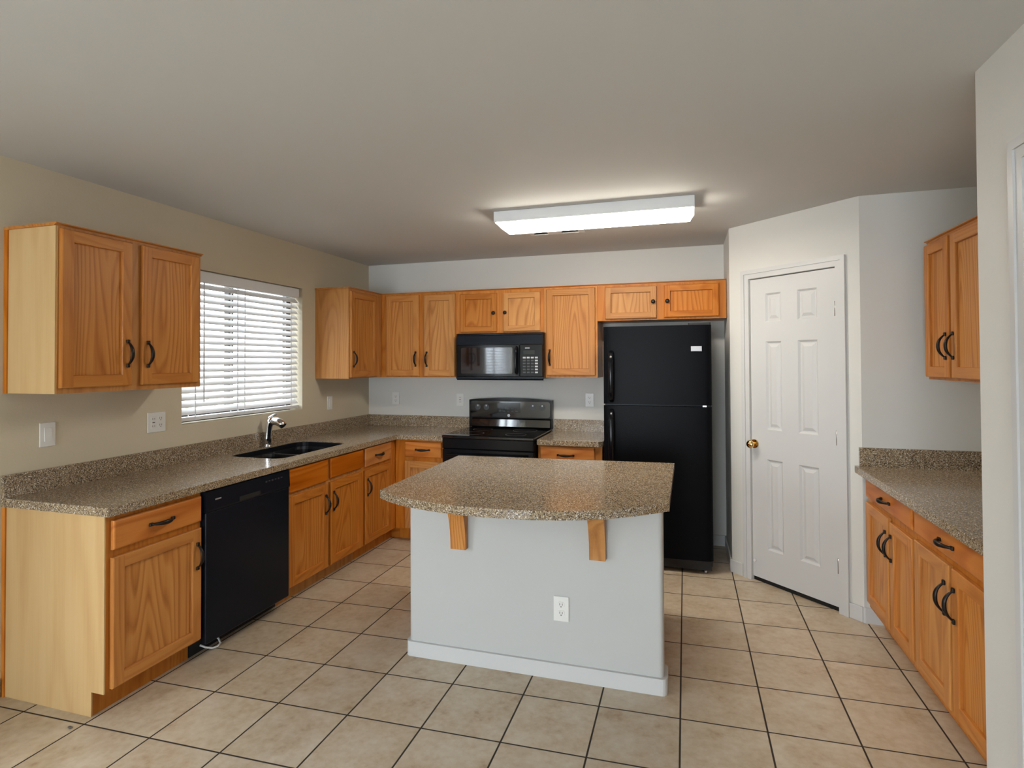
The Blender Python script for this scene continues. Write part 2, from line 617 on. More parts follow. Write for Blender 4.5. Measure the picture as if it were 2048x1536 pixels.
def casing(x0, x1, z1, w, t):
    """Door casing: stepped U profile on the wall face (y<0 towards the room)."""
    mb = MB()
    outer = [(x0 - w, 0), (x0 - w, z1 + w), (x1 + w, z1 + w), (x1 + w, 0), (x1, 0), (x1, z1), (x0, z1), (x0, 0)]
    mb.prism(outer, -t, -0.0005, 'y')
    s = w * 0.45
    mid = [(x0 - w, 0), (x0 - w, z1 + w), (x1 + w, z1 + w), (x1 + w, 0), (x1 + w - s, 0), (x1 + w - s, z1 + w - s), (x0 - w + s, z1 + w - s), (x0 - w + s, 0)]
    mb.prism(mid, -t - 0.006, -t, 'y')
    return mb


o = struct('trim_1', casing(0.1665, 0.7735, 2.0475, 0.060, 0.010), trim_white)
o.location, o.rotation_euler = DA, (0, 0, DROT)
# jamb stop inside the opening, behind the door
o = struct('trim_2', MB().prism([(0.1685, 0), (0.1685, 2.0455), (0.7715, 2.0455), (0.7715, 0), (0.7475, 0), (0.7475, 2.021), (0.1925, 2.021), (0.1925, 0)], 0.0405, 0.052, 'y'), trim_white)
o.location, o.rotation_euler = DA, (0, 0, DROT)
# casing and door on the right wall near the camera
o = struct('trim_3', casing(0.06, 0.88, 2.055, 0.062, 0.012), trim_white)
o.location, o.rotation_euler = (3.858, -2.947, 0), (0, 0, -PI / 2)
d2 = bpy.data.objects.new('door_2', None)
C.objects.link(d2)
d2.location, d2.rotation_euler = (3.858, -2.947, 0), (0, 0, -PI / 2)
d2['kind'] = 'structure'
struct('door_slab', panel_door(MB(), 0.063, 0.877, 0.01, 2.052, -0.004, -0.0006, [(0.16, 0.42), (0.52, 0.78)], PZ), trim_white, d2)

# ------------------------------------------------------------------ windows and blinds


def window(name, W, mullion):
    y0, y1, z0, z1 = W
    w = bpy.data.objects.new(name, None)
    C.objects.link(w)
    w['kind'] = 'structure'
    f = 0.045
    holes = [rect(y0 + f, mullion - f / 2, z0 + f, z1 - f), rect(mullion + f / 2, y1 - f, z0 + f, z1 - f)]
    struct('window_frame', MB().prism(rect(y0, y1, z0, z1), -0.155, -0.115, 'x', holes), bronze_alu, w)
    struct('window_pane', MB().box(-0.137, -0.133, y0 + f, y1 - f, z0 + f, z1 - f), glass, w)
    return w


window('window_1', W1, -1.66)
window('window_2', W2, -5.07)


def blind_parts(root, W, xin, pitch, tilt, lift, ladders, cord_y):
    y0, y1, z0, z1 = W
    ya, yb = y0 + 0.012, y1 - 0.012
    MB().box(xin - 0.030, xin + 0.032, ya, yb, z1 - 0.075, z1 - 0.004, bevel=0.006).build('valance', blind_white, root)
    sl = MB()
    ztop = z1 - 0.100
    n = round((ztop - (z0 + lift + 0.016)) / pitch)
    pitch = (ztop - (z0 + lift + 0.016)) / n
    ca, sa = math.cos(tilt), math.sin(tilt)
    for i in range(n):
        zc = ztop - i * pitch
        prof = []
        for t, e in ((-0.5, 0), (-0.25, 0.0022), (0, 0.003), (0.25, 0.0022), (0.5, 0)):
            prof.append((t * 0.050, e))
        pr = [(a * ca - (e + 0.0014) * sa, a * sa + (e + 0.0014) * ca) for a, e in prof] + [(a * ca - (e - 0.0014) * sa, a * sa + (e - 0.0014) * ca) for a, e in prof[::-1]]
        v0 = [Vector((xin + a, ya, zc + c)) for a, c in pr]
        v1 = [Vector((xin + a, yb, zc + c)) for a, c in pr]
        for k in range(len(pr)):
            k2 = (k + 1) % len(pr)
            sl.face([v0[k], v0[k2], v1[k2], v1[k]])
        sl.face(v0[::-1])
        sl.face(v1)
    sl.build('slats', blind_white, root)
    zb = ztop - n * pitch
    MB().box(xin - 0.026, xin + 0.026, ya, yb, zb - 0.012, zb + 0.012, bevel=0.004).build('bottom_rail', blind_white, root)
    for ly in ladders:
        t = MB()
        t.box(xin + 0.0275, xin + 0.0287, ly - 0.003, ly + 0.003, zb - 0.01, z1 - 0.07)
        t.box(xin - 0.0287, xin - 0.0275, ly - 0.003, ly + 0.003, zb - 0.01, z1 - 0.07)
        t.build('ladder_cord', blind_white, root)
    MB().tube([(xin + 0.036, cord_y, z1 - 0.08), (xin + 0.036, cord_y, zb + 0.10)], 0.004, 8).build('tilt_wand', blind_white, root)


bl = thing('window_blind', 'white slatted blind hanging in the window over the sink', 'blind', (0, 0, 0))
blind_parts(bl, W1, -0.050, 0.0455, math.radians(-48), 0.012, (-2.06, -1.70, -1.63, -1.13), -2.0)
bl2 = thing('window_blind', 'white slatted blind in the side window behind the camera', 'blind', (0, 0, 0))
blind_parts(bl2, W2, -0.050, 0.0455, math.radians(-48), 0.012, (-5.6, -5.07, -4.55), -5.7)

# garden seen through the slats
struct('garden_ground', MB().box(-6.0, -0.165, -7.5, 3.0, -0.25, -0.15), gravel)
struct('garden_wall', MB().box(-4.2, -4.0, -7.0, 3.0, -0.15, 1.65), stucco)
for i, (gx_, gy_, gs) in enumerate(((-1.95, 0.25, 0.82),)):
    lf = MB()
    rnd = random.Random(11 + i)
    for k in range(620):
        th, ph = rnd.uniform(0, 2 * PI), math.acos(rnd.uniform(-0.3, 1))
        rr_ = gs * rnd.uniform(0.55, 1.0)
        c = Vector((rr_ * math.sin(ph) * math.cos(th), rr_ * math.sin(ph) * math.sin(th), max(0.04, 0.25 * gs + rr_ * 1.35 * math.cos(ph))))
        a = Vector((rnd.uniform(-1, 1), rnd.uniform(-1, 1), rnd.uniform(-1, 1))).normalized()
        bb = a.cross(Vector((rnd.uniform(-1, 1), rnd.uniform(-1, 1), 0.3))).normalized()
        s = rnd.uniform(0.03, 0.06)
        lf.face([c - a * s, c + bb * s * 0.45, c + a * s, c - bb * s * 0.45])
    tr = thing('garden_shrub', 'green leafy shrub in the garden, seen through the blind over the sink', 'shrub', (gx_, gy_, -0.15))
    lf.build('foliage', leaf_mat, tr)
    MB().tube([(0, 0, 0), (0, 0, 0.6 * gs)], [0.03, 0.015], 8).build('stem', oak_v, tr)

# ------------------------------------------------------------------ cabinet kit (local: x left to right, y into the wall, z up)
ST = 0.052


def door_part(root, x0, x1, z0, z1, pull=None, st=ST, t=0.019):
    """Frame and flat panel door. pull: ('L'|'R', z centre) upright pull, or ('k', x, z) knob."""
    g = 0.0020
    mb = MB()
    e = 0.004
    yb, yf = -g, -g - t
    # outer edge band and rounded-over arris
    loops = [[(x0, yb, z0), (x1, yb, z0), (x1, yb, z1), (x0, yb, z1)],
             [(x0, yf + e, z0), (x1, yf + e, z0), (x1, yf + e, z1), (x0, yf + e, z1)],
             [(x0 + e, yf, z0 + e), (x1 - e, yf, z0 + e), (x1 - e, yf, z1 - e), (x0 + e, yf, z1 - e)]]
    for a, bb in zip(loops, loops[1:]):
        for k in range(4):
            mb.face([a[k], a[(k + 1) % 4], bb[(k + 1) % 4], bb[k]], 1 if k in (0, 2) else 0)
    mb.face(loops[0][::-1])
    X0, X1, Z0, Z1 = x0 + e, x1 - e, z0 + e, z1 - e
    i0, i1, k0, k1 = x0 + st, x1 - st, z0 + st, z1 - st
    mb.face([(X0, yf, Z0), (i0, yf, Z0), (i0, yf, Z1), (X0, yf, Z1)], 0)
    mb.face([(i1, yf, Z0), (X1, yf, Z0), (X1, yf, Z1), (i1, yf, Z1)], 0)
    mb.face([(i0, yf, Z0), (i1, yf, Z0), (i1, yf, k0), (i0, yf, k0)], 1)
    mb.face([(i0, yf, k1), (i1, yf, k1), (i1, yf, Z1), (i0, yf, Z1)], 1)
    s1, d1_, d2_ = 0.0025, 0.004, 0.0145
    A = [(i0, yf, k0), (i1, yf, k0), (i1, yf, k1), (i0, yf, k1)]
    B = [(i0 + s1, yf + d1_, k0 + s1), (i1 - s1, yf + d1_, k0 + s1), (i1 - s1, yf + d1_, k1 - s1), (i0 + s1, yf + d1_, k1 - s1)]
    D = [(i0 + s1, yf + d2_, k0 + s1), (i1 - s1, yf + d2_, k0 + s1), (i1 - s1, yf + d2_, k1 - s1), (i0 + s1, yf + d2_, k1 - s1)]
    for a, bb in ((A, B), (B, D)):
        for k in range(4):
            mb.face([a[k], a[(k + 1) % 4], bb[(k + 1) % 4], bb[k]], 1 if k in (0, 2) else 0)
    mb.face(D, 2)
    bmesh.ops.remove_doubles(mb.bm, verts=mb.bm.verts, dist=1e-5)
    bmesh.ops.recalc_face_normals(mb.bm, faces=mb.bm.faces)
    d = mb.build('door', [oak_v, oak_h, oak_panel], root)
    if pull:
        if pull[0] == 'k':
            kx, kz = pull[1], pull[2]
            k = MB().tube([(kx, yf, kz), (kx, yf - 0.008, kz), (kx, yf - 0.013, kz), (kx, yf - 0.020, kz), (kx, yf - 0.026, kz), (kx, yf - 0.028, kz)],
                          [0.007, 0.006, 0.012, 0.0165, 0.013, 0.005], 16)
            k.build('knob', bronze, d)
        else:
            px = x0 + 0.028 if pull[0] == 'L' else x1 - 0.028
            arch_pull(px, yf, pull[1], True).build('handle', bronze, d)
    return d


def arch_pull(cx, y, cz, upright, ln=0.136, rise=0.030):
    """Arched pull with flattened feet and a swelling grip."""
    mb = MB()
    pts, rad = [], []
    for k in range(17):
        t = -1 + 2 * k / 16
        s = t * ln * 0.42
        out = 0.004 + rise * (1 - abs(t) ** 2.4)
        rad.append(0.0042 + 0.0042 * (1 - t * t) ** 1.5)
        pts.append((cx, y - out, cz + s) if upright else (cx + s, y - out, cz))
    mb.tube(pts, rad, 10, (1.25, 0.9) if upright else (0.9, 1.25))
    for sgn in (-1, 1):
        f0, f1 = sgn * ln * 0.36, sgn * ln * 0.5
        a, bb = min(f0, f1), max(f0, f1)
        if upright:
            mb.box(cx - 0.008, cx + 0.008, y - 0.010, y - 0.0003, cz + a, cz + bb, bevel=0.003)
        else:
            mb.box(cx + a, cx + bb, y - 0.010, y - 0.0003, cz - 0.008, cz + 0.008, bevel=0.003)
    return mb


def drawer_part(root, x0, x1, z0, z1, pull=True, t=0.019, name='drawer_front', off=0.0):
    g = 0.0020
    mb = MB()
    e = 0.007
    yb, yf = -g, -g - t
    loops = [[(x0, yb, z0), (x1, yb, z0), (x1, yb, z1), (x0, yb, z1)],
             [(x0, yf + e, z0), (x1, yf + e, z0), (x1, yf + e, z1), (x0, yf + e, z1)],
             [(x0 + 0.003, yf + 0.002, z0 + 0.003), (x1 - 0.003, yf + 0.002, z0 + 0.003), (x1 - 0.003, yf + 0.002, z1 - 0.003), (x0 + 0.003, yf + 0.002, z1 - 0.003)],
             [(x0 + e, yf, z0 + e), (x1 - e, yf, z0 + e), (x1 - e, yf, z1 - e), (x0 + e, yf, z1 - e)]]
    for a, bb in zip(loops, loops[1:]):
        for k in range(4):
            mb.face([a[k], a[(k + 1) % 4], bb[(k + 1) % 4], bb[k]])
    mb.face(loops[0][::-1])
    mb.face(loops[-1])
    bmesh.ops.remove_doubles(mb.bm, verts=mb.bm.verts, dist=1e-5)
    bmesh.ops.recalc_face_normals(mb.bm, faces=mb.bm.faces)
    d = mb.build(name, oak_drawer, root)
    if pull:
        arch_pull((x0 + x1) / 2 + off, yf, (z0 + z1) / 2, False).build('handle', bronze, d)
    return d


def base_carcass(root, w, depth=0.60, ztop=0.8485, kick=0.105, kd=0.075, end=None, hollow=False):
    x0 = 0.0065 if end == 'L' else 0.0005
    mb = MB()
    if hollow:
        prof = [(0, kick), (0, ztop), (0.020, ztop), (0.020, 0.60), (0.020, kick + 0.02), (depth - 0.01, kick + 0.02), (depth - 0.01, ztop), (depth, ztop), (depth, 0.0005), (kd, 0.0005), (kd, kick)]
    else:
        prof = [(0, kick), (0, ztop), (depth, ztop), (depth, 0.0005), (kd, 0.0005), (kd, kick)]
    mb.prism(prof, x0, w - 0.0005, 'x')
    mb.build('carcass', oak_v, root)


def upper_carcass(root, w, h, depth=0.317, end=None):
    x0 = 0.0065 if end == 'L' else 0.0005
    MB().box(x0, w - 0.0005, 0, depth, 0, h).build('carcass', oak_v, root)


def moulding(root, w, h, l=0.0, r=0.0, front=0.012, depth=0.317, back_l=0.317):
    mb = MB()
    mb.prism([(0.0, h), (0.0, h + 0.004), (-front, h + 0.009), (-front, h + 0.013), (depth, h + 0.013), (depth, h)], -l + 0.0003, w + r - 0.0003, 'x')
    mb.build('top_moulding', oak_h, root)


ZB, ZT = 1.357, 2.096
# --- upper cabinets ---
FXU = 0.318   # face of the uppers from their wall


def left_u(name, label, y0, y1, z0, z1):
    return thing(name, label, 'cabinet', (FXU, y0, z0), PI / 2), y1 - y0, z1 - z0


u, w, h = left_u('wall_cabinet', 'two door oak wall cabinet with a pale end panel, left of the window', -3.148, -2.361, ZB, ZT)
upper_carcass(u, w, h, end='L')
MB().box(0.0, 0.006, 0.004, 0.300, 0, h).build('end_panel', pale_panel, u, 'pale maple end panel')
MB().box(-0.006, 0.0, 0.295, 0.317, 0, h).build('scribe_strip', oak_v, u)
moulding(u, w, h, l=0.008, r=0.008)
door_part(u, 0.012, 0.352, 1.382 - ZB, 2.085 - ZB, ('R', 1.538 - ZB))
door_part(u, 0.407, 0.760, 1.382 - ZB, 2.085 - ZB, ('L', 1.536 - ZB))

u, w, h = left_u('wall_cabinet', 'single door oak corner cabinet on the wall right of the window', -0.852, -0.3185, ZB, ZT)
upper_carcass(u, w, h)
moulding(u, w, h, l=0.008)
door_part(u, 0.011, 0.428, 1.366 - ZB, 2.076 - ZB, ('L', 1.516 - ZB))


def back_u(label, x0, x1, z0, z1):
    return thing('wall_cabinet', label, 'cabinet', (x0, -FXU, z0), 0), x1 - x0, z1 - z0


u, w, h = back_u('two door oak wall cabinet from the corner to the microwave', 0.3185, 1.044, ZB, ZT)
upper_carcass(u, w, h)
moulding(u, w, h)
door_part(u, 0.377 - 0.3185, 0.697 - 0.3185, 1.366 - ZB, 2.085 - ZB, ('R', 1.517 - ZB))
door_part(u, 0.748 - 0.3185, 1.040 - 0.3185, 1.366 - ZB, 2.080 - ZB, ('L', 1.515 - ZB))

u, w, h = back_u('short two door oak cabinet with round knobs directly over the microwave', 1.0445, 1.829, 1.732, ZT)
upper_carcass(u, w, h)
moulding(u, w, h)
door_part(u, 1.089 - 1.0445, 1.421 - 1.0445, 1.745 - 1.732, 2.072 - 1.732, ('k', 1.398 - 1.0445, 1.903 - 1.732), st=0.045)
door_part(u, 1.479 - 1.0445, 1.800 - 1.0445, 1.745 - 1.732, 2.070 - 1.732, ('k', 1.500 - 1.0445, 1.903 - 1.732), st=0.045)

u, w, h = back_u('single door oak wall cabinet between microwave and refrigerator', 1.8295, 2.270, ZB, ZT)
upper_carcass(u, w, h)
moulding(u, w, h)
door_part(u, 1.853 - 1.8295, 2.253 - 1.8295, 1.377 - ZB, 2.084 - ZB, ('L', 1.522 - ZB))

u, w, h = back_u('wide short oak cabinet with round knobs above the refrigerator', 2.2705, 3.2435, 1.813, ZT)
upper_carcass(u, w, h)
moulding(u, w, h)
door_part(u, 2.334 - 2.2705, 2.733 - 2.2705, 1.827 - 1.813, 2.078 - 1.813, ('k', 2.708 - 2.2705, 1.953 - 1.813), st=0.045)
door_part(u, 2.789 - 2.2705, 3.190 - 2.2705, 1.829 - 1.813, 2.078 - 1.813, ('k', 2.814 - 2.2705, 1.953 - 1.813), st=0.045)

u = thing('wall_cabinet', 'two door oak wall cabinet in the alcove on the right', 'cabinet', (4.195, -1.330, 1.385), -PI / 2)
w, h = 0.86, 0.730
upper_carcass(u, w, h, depth=0.3145)
moulding(u, w, h, l=0.008, depth=0.3145)
door_part(u, 0.012, 0.300, 0.014, 0.715, ('R', 0.172))
door_part(u, 0.330, 0.845, 0.014, 0.715, ('L', 0.172))

# --- base cabinets, left wall (face x = 0.609) ---
FXB = 0.609
DPB = 0.608
u = thing('base_cabinet', 'oak base cabinet with one drawer and a pale end panel, at the near end', 'cabinet', (FXB, -3.147, 0), PI / 2)
base_carcass(u, 0.500, DPB, end='L')
MB().prism([(0, 0.105), (0, 0.8485), (0.588, 0.8485), (0.588, 0.0005), (0.070, 0.0005), (0.070, 0.105)], 0.0, 0.006, 'x').build('end_panel', pale_panel, u, 'pale maple end panel')
MB().box(-0.006, 0.0, 0.588, 0.608, 0.0005, 0.8485).build('scribe_strip', oak_v, u)
drawer_part(u, 0.026, 0.490, 0.700, 0.824)
door_part(u, 0.024, 0.490, 0.118, 0.668, ('R', 0.536))

u = thing('base_cabinet', 'oak sink base with two false drawer fronts and two doors, beside the dishwasher', 'cabinet', (FXB, -1.996, 0), PI / 2)
base_carcass(u, 0.868, DPB, hollow=True)
y0 = -1.996
drawer_part(u, 0.004, 0.411, 0.690, 0.835, pull=False, name='false_front')
drawer_part(u, 0.441, 0.855, 0.700, 0.835, pull=False, name='false_front')
door_part(u, 0.004, 0.407, 0.112, 0.668, ('R', 0.537))
door_part(u, 0.441, 0.840, 0.112, 0.675, ('L', 0.542))

u = thing('base_cabinet', 'narrow oak base cabinet with drawer and door, in the corner beside the sink base', 'cabinet', (FXB, -1.1275, 0), PI / 2)
base_carcass(u, 0.5165, DPB)
drawer_part(u, 0.018, 0.420, 0.697, 0.838)
door_part(u, 0.017, 0.420, 0.115, 0.672, ('L', 0.541))

# back wall bases (face y = -0.609)
u = thing('base_cabinet', 'oak base cabinet with one drawer, between the corner and the range', 'cabinet', (0.6105, -0.609, 0), 0)
base_carcass(u, 0.448, DPB - 0.0)
MB().prism([(-0.1515, -0.0012), (-0.0765, -0.0012), (-0.0765, 0.075), (-0.0005, 0.075), (-0.0005, 0.150), (-0.1515, 0.150)], 0.0005, 0.1045, 'z').build('toe_kick', oak_h, u)
drawer_part(u, 0.098, 0.428, 0.705, 0.832)
door_part(u, 0.098, 0.428, 0.115, 0.672, ('R', 0.541))
u = thing('base_cabinet', 'oak base cabinet with one drawer, between the range and the refrigerator', 'cabinet', (1.846, -0.609, 0), 0)
base_carcass(u, 0.495, DPB)
drawer_part(u, 0.020, 0.440, 0.712, 0.838, off=-0.01)
door_part(u, 0.020, 0.440, 0.115, 0.672, ('R', 0.541))

# alcove bases (face x = 3.917)
FXR = 3.917
u = thing('base_cabinet', 'oak base cabinet under the alcove worktop, next to the pantry door wall', 'cabinet', (FXR, -1.268, 0), -PI / 2)
base_carcass(u, 0.716, 0.592, kick=0.112)
drawer_part(u, 0.030, 0.704, 0.730, 0.832)
door_part(u, 0.024, 0.385, 0.148, 0.700, ('R', 0.567))
door_part(u, 0.412, 0.704, 0.148, 0.690, ('L', 0.567))
u = thing('base_cabinet', 'oak base cabinet under the alcove worktop, beside the white wall end', 'cabinet', (FXR, -1.9845, 0), -PI / 2)
base_carcass(u, 0.730, 0.592, kick=0.112)
drawer_part(u, 0.020, 0.690, 0.730, 0.832)
door_part(u, 0.018, 0.362, 0.148, 0.700, ('R', 0.567))
door_part(u, 0.388, 0.700, 0.148, 0.700, ('L', 0.567))

# ------------------------------------------------------------------ worktops
Z0, Z1 = 0.849, 0.887
SPL = 0.987
SH = rrect(0.097, 0.520, -1.933, -1.177, 0.082)
u = thing('countertop', 'long speckled brown worktop with the sink, under the window', 'countertop', (0, 0, 0))
ct = MB().prism([(0.0015, -3.159), (0.645, -3.159), (0.645, -0.645), (1.062, -0.645), (1.062, -0.0015), (0.0015, -0.0015)], Z0, Z1, 'z', [SH])
ct.build('slab', granite, u)
sp = MB().prism([(0.0015, -3.159), (0.0205, -3.159), (0.0205, -0.0205), (1.062, -0.0205), (1.062, -0.0015), (0.0015, -0.0015)], Z1, SPL, 'z')
sp.build('backsplash', granite, u)
u = thing('countertop', 'short speckled brown worktop between range and refrigerator', 'countertop', (0, 0, 0))
MB().prism([(1.845, -0.645), (2.318, -0.645), (2.348, -0.600), (2.348, -0.0015), (1.845, -0.0015)], Z0, Z1, 'z').build('slab', granite, u)
MB().box(1.845, 2.348, -0.0205, -0.0015, Z1, SPL).build('backsplash', granite, u)
u = thing('countertop', 'speckled brown worktop in the alcove on the right', 'countertop', (0, 0, 0))
MB().box(3.862, 4.5085, -2.7185, -1.2225, Z0, Z1).build('slab', granite, u)
mb = MB()
mb.prism([(3.884, -1.2225), (4.5085, -1.2225), (4.5085, -2.7185), (4.4895, -2.7185), (4.4895, -1.2415), (3.884, -1.2415)], Z1, SPL + 0.005, 'z')
mb.build('backsplash', granite, u)

# ------------------------------------------------------------------ island
IX0, IX1, IYF, IYB = 1.585, 2.838, -2.285, -1.555
u = thing('kitchen_island', 'white walled island base in the middle of the kitchen floor', 'island', (0, 0, 0))
mb = MB().prism(rrect(IX0, IX1, IYF, IYF + 0.13, 0.02), 0.0005, Z0 - 0.0005, 'z')
mb.build('pony_wall', pony_paint, u)
mb = MB().prism(rrect(IX0 - 0.014, IX1 + 0.016, IYF - 0.015, IYF + 0.1295, 0.028), 0.0004, 0.074, 'z')
o = mb.build('baseboard', trim_white, u)
mb = MB()
mb.box(IX0 + 0.02, IX1 - 0.032, IYF + 0.1305, IYB, 0.105, Z0 - 0.0005)
mb.box(IX0 + 0.02, IX1 - 0.032, IYF + 0.1305, IYB - 0.075, 0.0005, 0.105)
mb.build('cabinet_box', oak_v, u, 'oak cabinet back of the island')
for cx0, cx1, zb_ in ((1.827, 1.906, 0.568), (2.513, 2.587, 0.579)):
    prof = [(IYF - 0.0005, Z0 - 0.0008), (IYF - 0.15, Z0 - 0.0008), (IYF - 0.15, Z0 - 0.030)]
    for k in range(1, 11):
        a = k / 10 * PI / 2
        prof.append((IYF - 0.035 - 0.110 * (1 - math.sin(a)), zb_ + 0.02 + (Z0 - 0.04 - zb_ - 0.02) * (math.cos(a))))
    prof += [(IYF - 0.035, zb_), (IYF - 0.0005, zb_)]
    MB().prism(prof, cx0, cx1, 'x').build('corbel', oak_panel, u, 'oak support bracket')

u = thing('island_countertop', 'curved speckled brown worktop on the kitchen island', 'countertop', (0, 0, 0))
front = [(1.560, -2.536), (1.640, -2.594), (1.725, -2.640), (1.820, -2.674), (1.920, -2.699), (2.025, -2.714), (2.130, -2.721), (2.235, -2.718),
         (2.340, -2.706), (2.440, -2.684), (2.540, -2.650), (2.640, -2.602), (2.735, -2.535), (2.815, -2.465), (2.872, -2.408)]
mb = MB().prism(front + [(2.876, -1.418), (1.541, -1.500)], Z0, Z1, 'z')
mb.build('slab', granite, u)

# ------------------------------------------------------------------ sink and faucet
u = thing('kitchen_sink', 'black double bowl sink set in the worktop under the window', 'sink', (0, 0, 0))
mb = MB()
zt = Z0 - 0.0006


def bowl(mb, x0, x1, y0, y1, depth):
    n = 6
    prev = None
    for ins, z in ((0.0, zt), (0.004, zt - 0.02), (0.012, zt - depth * 0.8), (0.03, zt - depth), ):
        cur = [Vector((p[0], p[1], z)) for p in rrect(x0 + ins, x1 - ins, y0 + ins, y1 - ins, max(0.02, 0.07 - ins))]
        if prev:
            for k in range(len(cur)):
                k2 = (k + 1) % len(cur)
                mb.face([prev[k], prev[k2], cur[k2], cur[k]])
        prev = cur
    mb.face(prev)
    cx, cy = (x0 + x1) / 2, (y0 + y1) / 2
    return cx, cy


bowls = [(0.108, 0.509, -1.922, -1.565), (0.108, 0.509, -1.545, -1.188)]
bo = MB()
drains = [bowl(bo, *bw, 0.20) for bw in bowls]
bo.build('bowls', sink_black, u)
rim = MB().prism(rrect(0.085, 0.532, -1.945, -1.165, 0.085), Z0 - 0.012, Z0 - 0.0005, 'z', [rrect(*bowls[0], 0.07), rrect(*bowls[1], 0.07)])
rim.build('rim', sink_black, u)
MB().prism(rrect(0.0975, 0.5195, -1.9325, -1.1775, 0.0815), Z0 - 0.0004, Z1 - 0.004, 'z', [rrect(0.107, 0.510, -1.923, -1.187, 0.073)]).build('collar', sink_black, u)
for cx, cy in drains:
    MB().tube([(cx, cy, zt - 0.1995), (cx, cy, zt - 0.196)], 0.042, 20).build('drain', steel, u)

u = thing('faucet', 'chrome single lever pull-out faucet behind the sink', 'faucet', (0.064, -1.500, Z1))
MB().tube([(0, 0, 0.0003), (0, 0, 0.006), (0, 0, 0.012)], [0.030, 0.030, 0.025], 20).build('base_ring', chrome, u)
MB().tube([(0, 0, 0.012), (0.001, 0.0, 0.06), (0.004, 0, 0.11), (0.010, 0, 0.150), (0.020, 0, 0.178), (0.036, 0, 0.190)], [0.026, 0.025, 0.025, 0.026, 0.025, 0.019], 20).build('body', chrome, u)
MB().tube([(0.030, 0.002, 0.172), (0.055, 0.004, 0.184), (0.085, 0.006, 0.180), (0.112, 0.008, 0.165), (0.128, 0.010, 0.150)], [0.022, 0.028, 0.029, 0.027, 0.025], 18).build('spray_head', chrome, u)
MB().tube([(0.016, 0.0, 0.186), (0.012, 0.004, 0.208), (0.030, 0.014, 0.222), (0.056, 0.024, 0.232)], [0.015, 0.013, 0.009, 0.007], 14, (1.0, 0.8)).build('lever', chrome, u)

# ------------------------------------------------------------------ dishwasher
u = thing('dishwasher', 'black dishwasher built in under the left worktop', 'dishwasher', (FXB, -2.6455, 0), PI / 2)
w = 0.648
MB().box(0.002, w - 0.002, 0.003, 0.57, 0.10, 0.845).build('tub', black_matte, u)
MB().box(0.0025, w - 0.0025, 0.075, 0.10, 0.001, 0.0995).build('kick_plate', black_matte, u)
MB().box(0.006, w - 0.006, -0.030, 0.0025, 0.078, 0.736, bevel=0.006).build('door', black_satin, u)
mb = MB().prism([(0.0025, 0.738), (-0.034, 0.738), (-0.036, 0.748), (-0.030, 0.838), (-0.022, 0.843), (0.0025, 0.843)], 0.006, w - 0.006, 'x')
cp = mb.build('control_panel', black_satin, u)
mb = MB()
mb.box(0.225, 0.385, -0.0375, -0.0355, 0.745, 0.770, bevel=0.0008)
mb.build('latch_pocket', dark_void, cp)
MB().box(0.060, 0.100, -0.0350, -0.0345, 0.790, 0.797).build('badge', silver_badge, cp)
for k in range(6):
    mb = MB().box(0.430 + k * 0.026, 0.444 + k * 0.026, -0.0345, -0.0335, 0.803 + 0.002 * (k % 2), 0.812)
    mb.build('button', dim_print, cp)
cd = MB().tube([(0.538, -2.575, 0.035), (0.560, -2.562, 0.022), (0.582, -2.540, 0.010), (0.592, -2.515, 0.008), (0.588, -2.490, 0.014), (0.565, -2.478, 0.028), (0.538, -2.474, 0.038)], 0.005, 8)
tag(cd.build('cord', white_cable), 'short white cord looping out from under the dishwasher', 'cord')

# ------------------------------------------------------------------ range
u = thing('kitchen_range', 'black electric range behind the island, under the microwave', 'range', (1.071, 0, 0))
w = 0.764
MB().box(0.0, w, -0.655, -0.010, 0.03, 0.880).build('body', black_gloss, u)
ck = MB().box(-0.003, w + 0.003 - 0.004, -0.690, -0.075, 0.8815, 0.905, bevel=0.006).build('cooktop', black_glass, u)
for bx, by, br in ((0.19, -0.52, 0.105), (0.57, -0.52, 0.085), (0.19, -0.24, 0.085), (0.57, -0.24, 0.105)):
    pts = [(bx + br * math.cos(k / 32 * 2 * PI), by + br * math.sin(k / 32 * 2 * PI)) for k in range(32)]
    pin = [(bx + (br - 0.006) * math.cos(k / 32 * 2 * PI), by + (br - 0.006) * math.sin(k / 32 * 2 * PI)) for k in range(32)]
    MB().prism(pts, 0.9051, 0.9056, 'z', [pin]).build('burner_ring', dim_print, ck)
# backguard with an arched top
top = [(w * t / 14, 1.150 + 0.020 * (1 - (2 * t / 14 - 1) ** 2)) for t in range(15)]
bg_ = MB().prism([(0, 0.905)] + [(0, 0.99)] + top + [(w, 0.99), (w, 0.905)], -0.072, -0.012, 'y').build('backguard', black_gloss, u)
MB().prism([(-0.0725, 0.990), (-0.094, 0.980), (-0.103, 0.918), (-0.096, 0.9058), (-0.0725, 0.9058)], 0.035, w - 0.012, 'x').build('lower_lip', black_glass, bg_, 'glossy sloping lip')
MB().prism(rrect(0.015, w - 0.015, 1.000, 1.138, 0.02), -0.0765, -0.0725, 'y').build('control_panel', black_glass, bg_)
MB().box(0.265, 0.480, -0.0785, -0.0768, 1.040, 1.125).build('display', screen_dark, bg_)
for bx, bz in ((0.085, 1.085), (0.165, 1.085), (0.595, 1.090), (0.680, 1.090)):
    k = MB().prism([(bx + 0.026 * math.cos(a / 20 * 2 * PI), bz + 0.026 * math.sin(a / 20 * 2 * PI)) for a in range(20)], -0.0785, -0.0768, 'y').build('burner_dial', dim_print, bg_)
    mb = MB().box(bx - 0.006, bx + 0.006, -0.0795, -0.0786, bz + 0.006, bz + 0.020)
    mb.build('mark', grey_print, k)
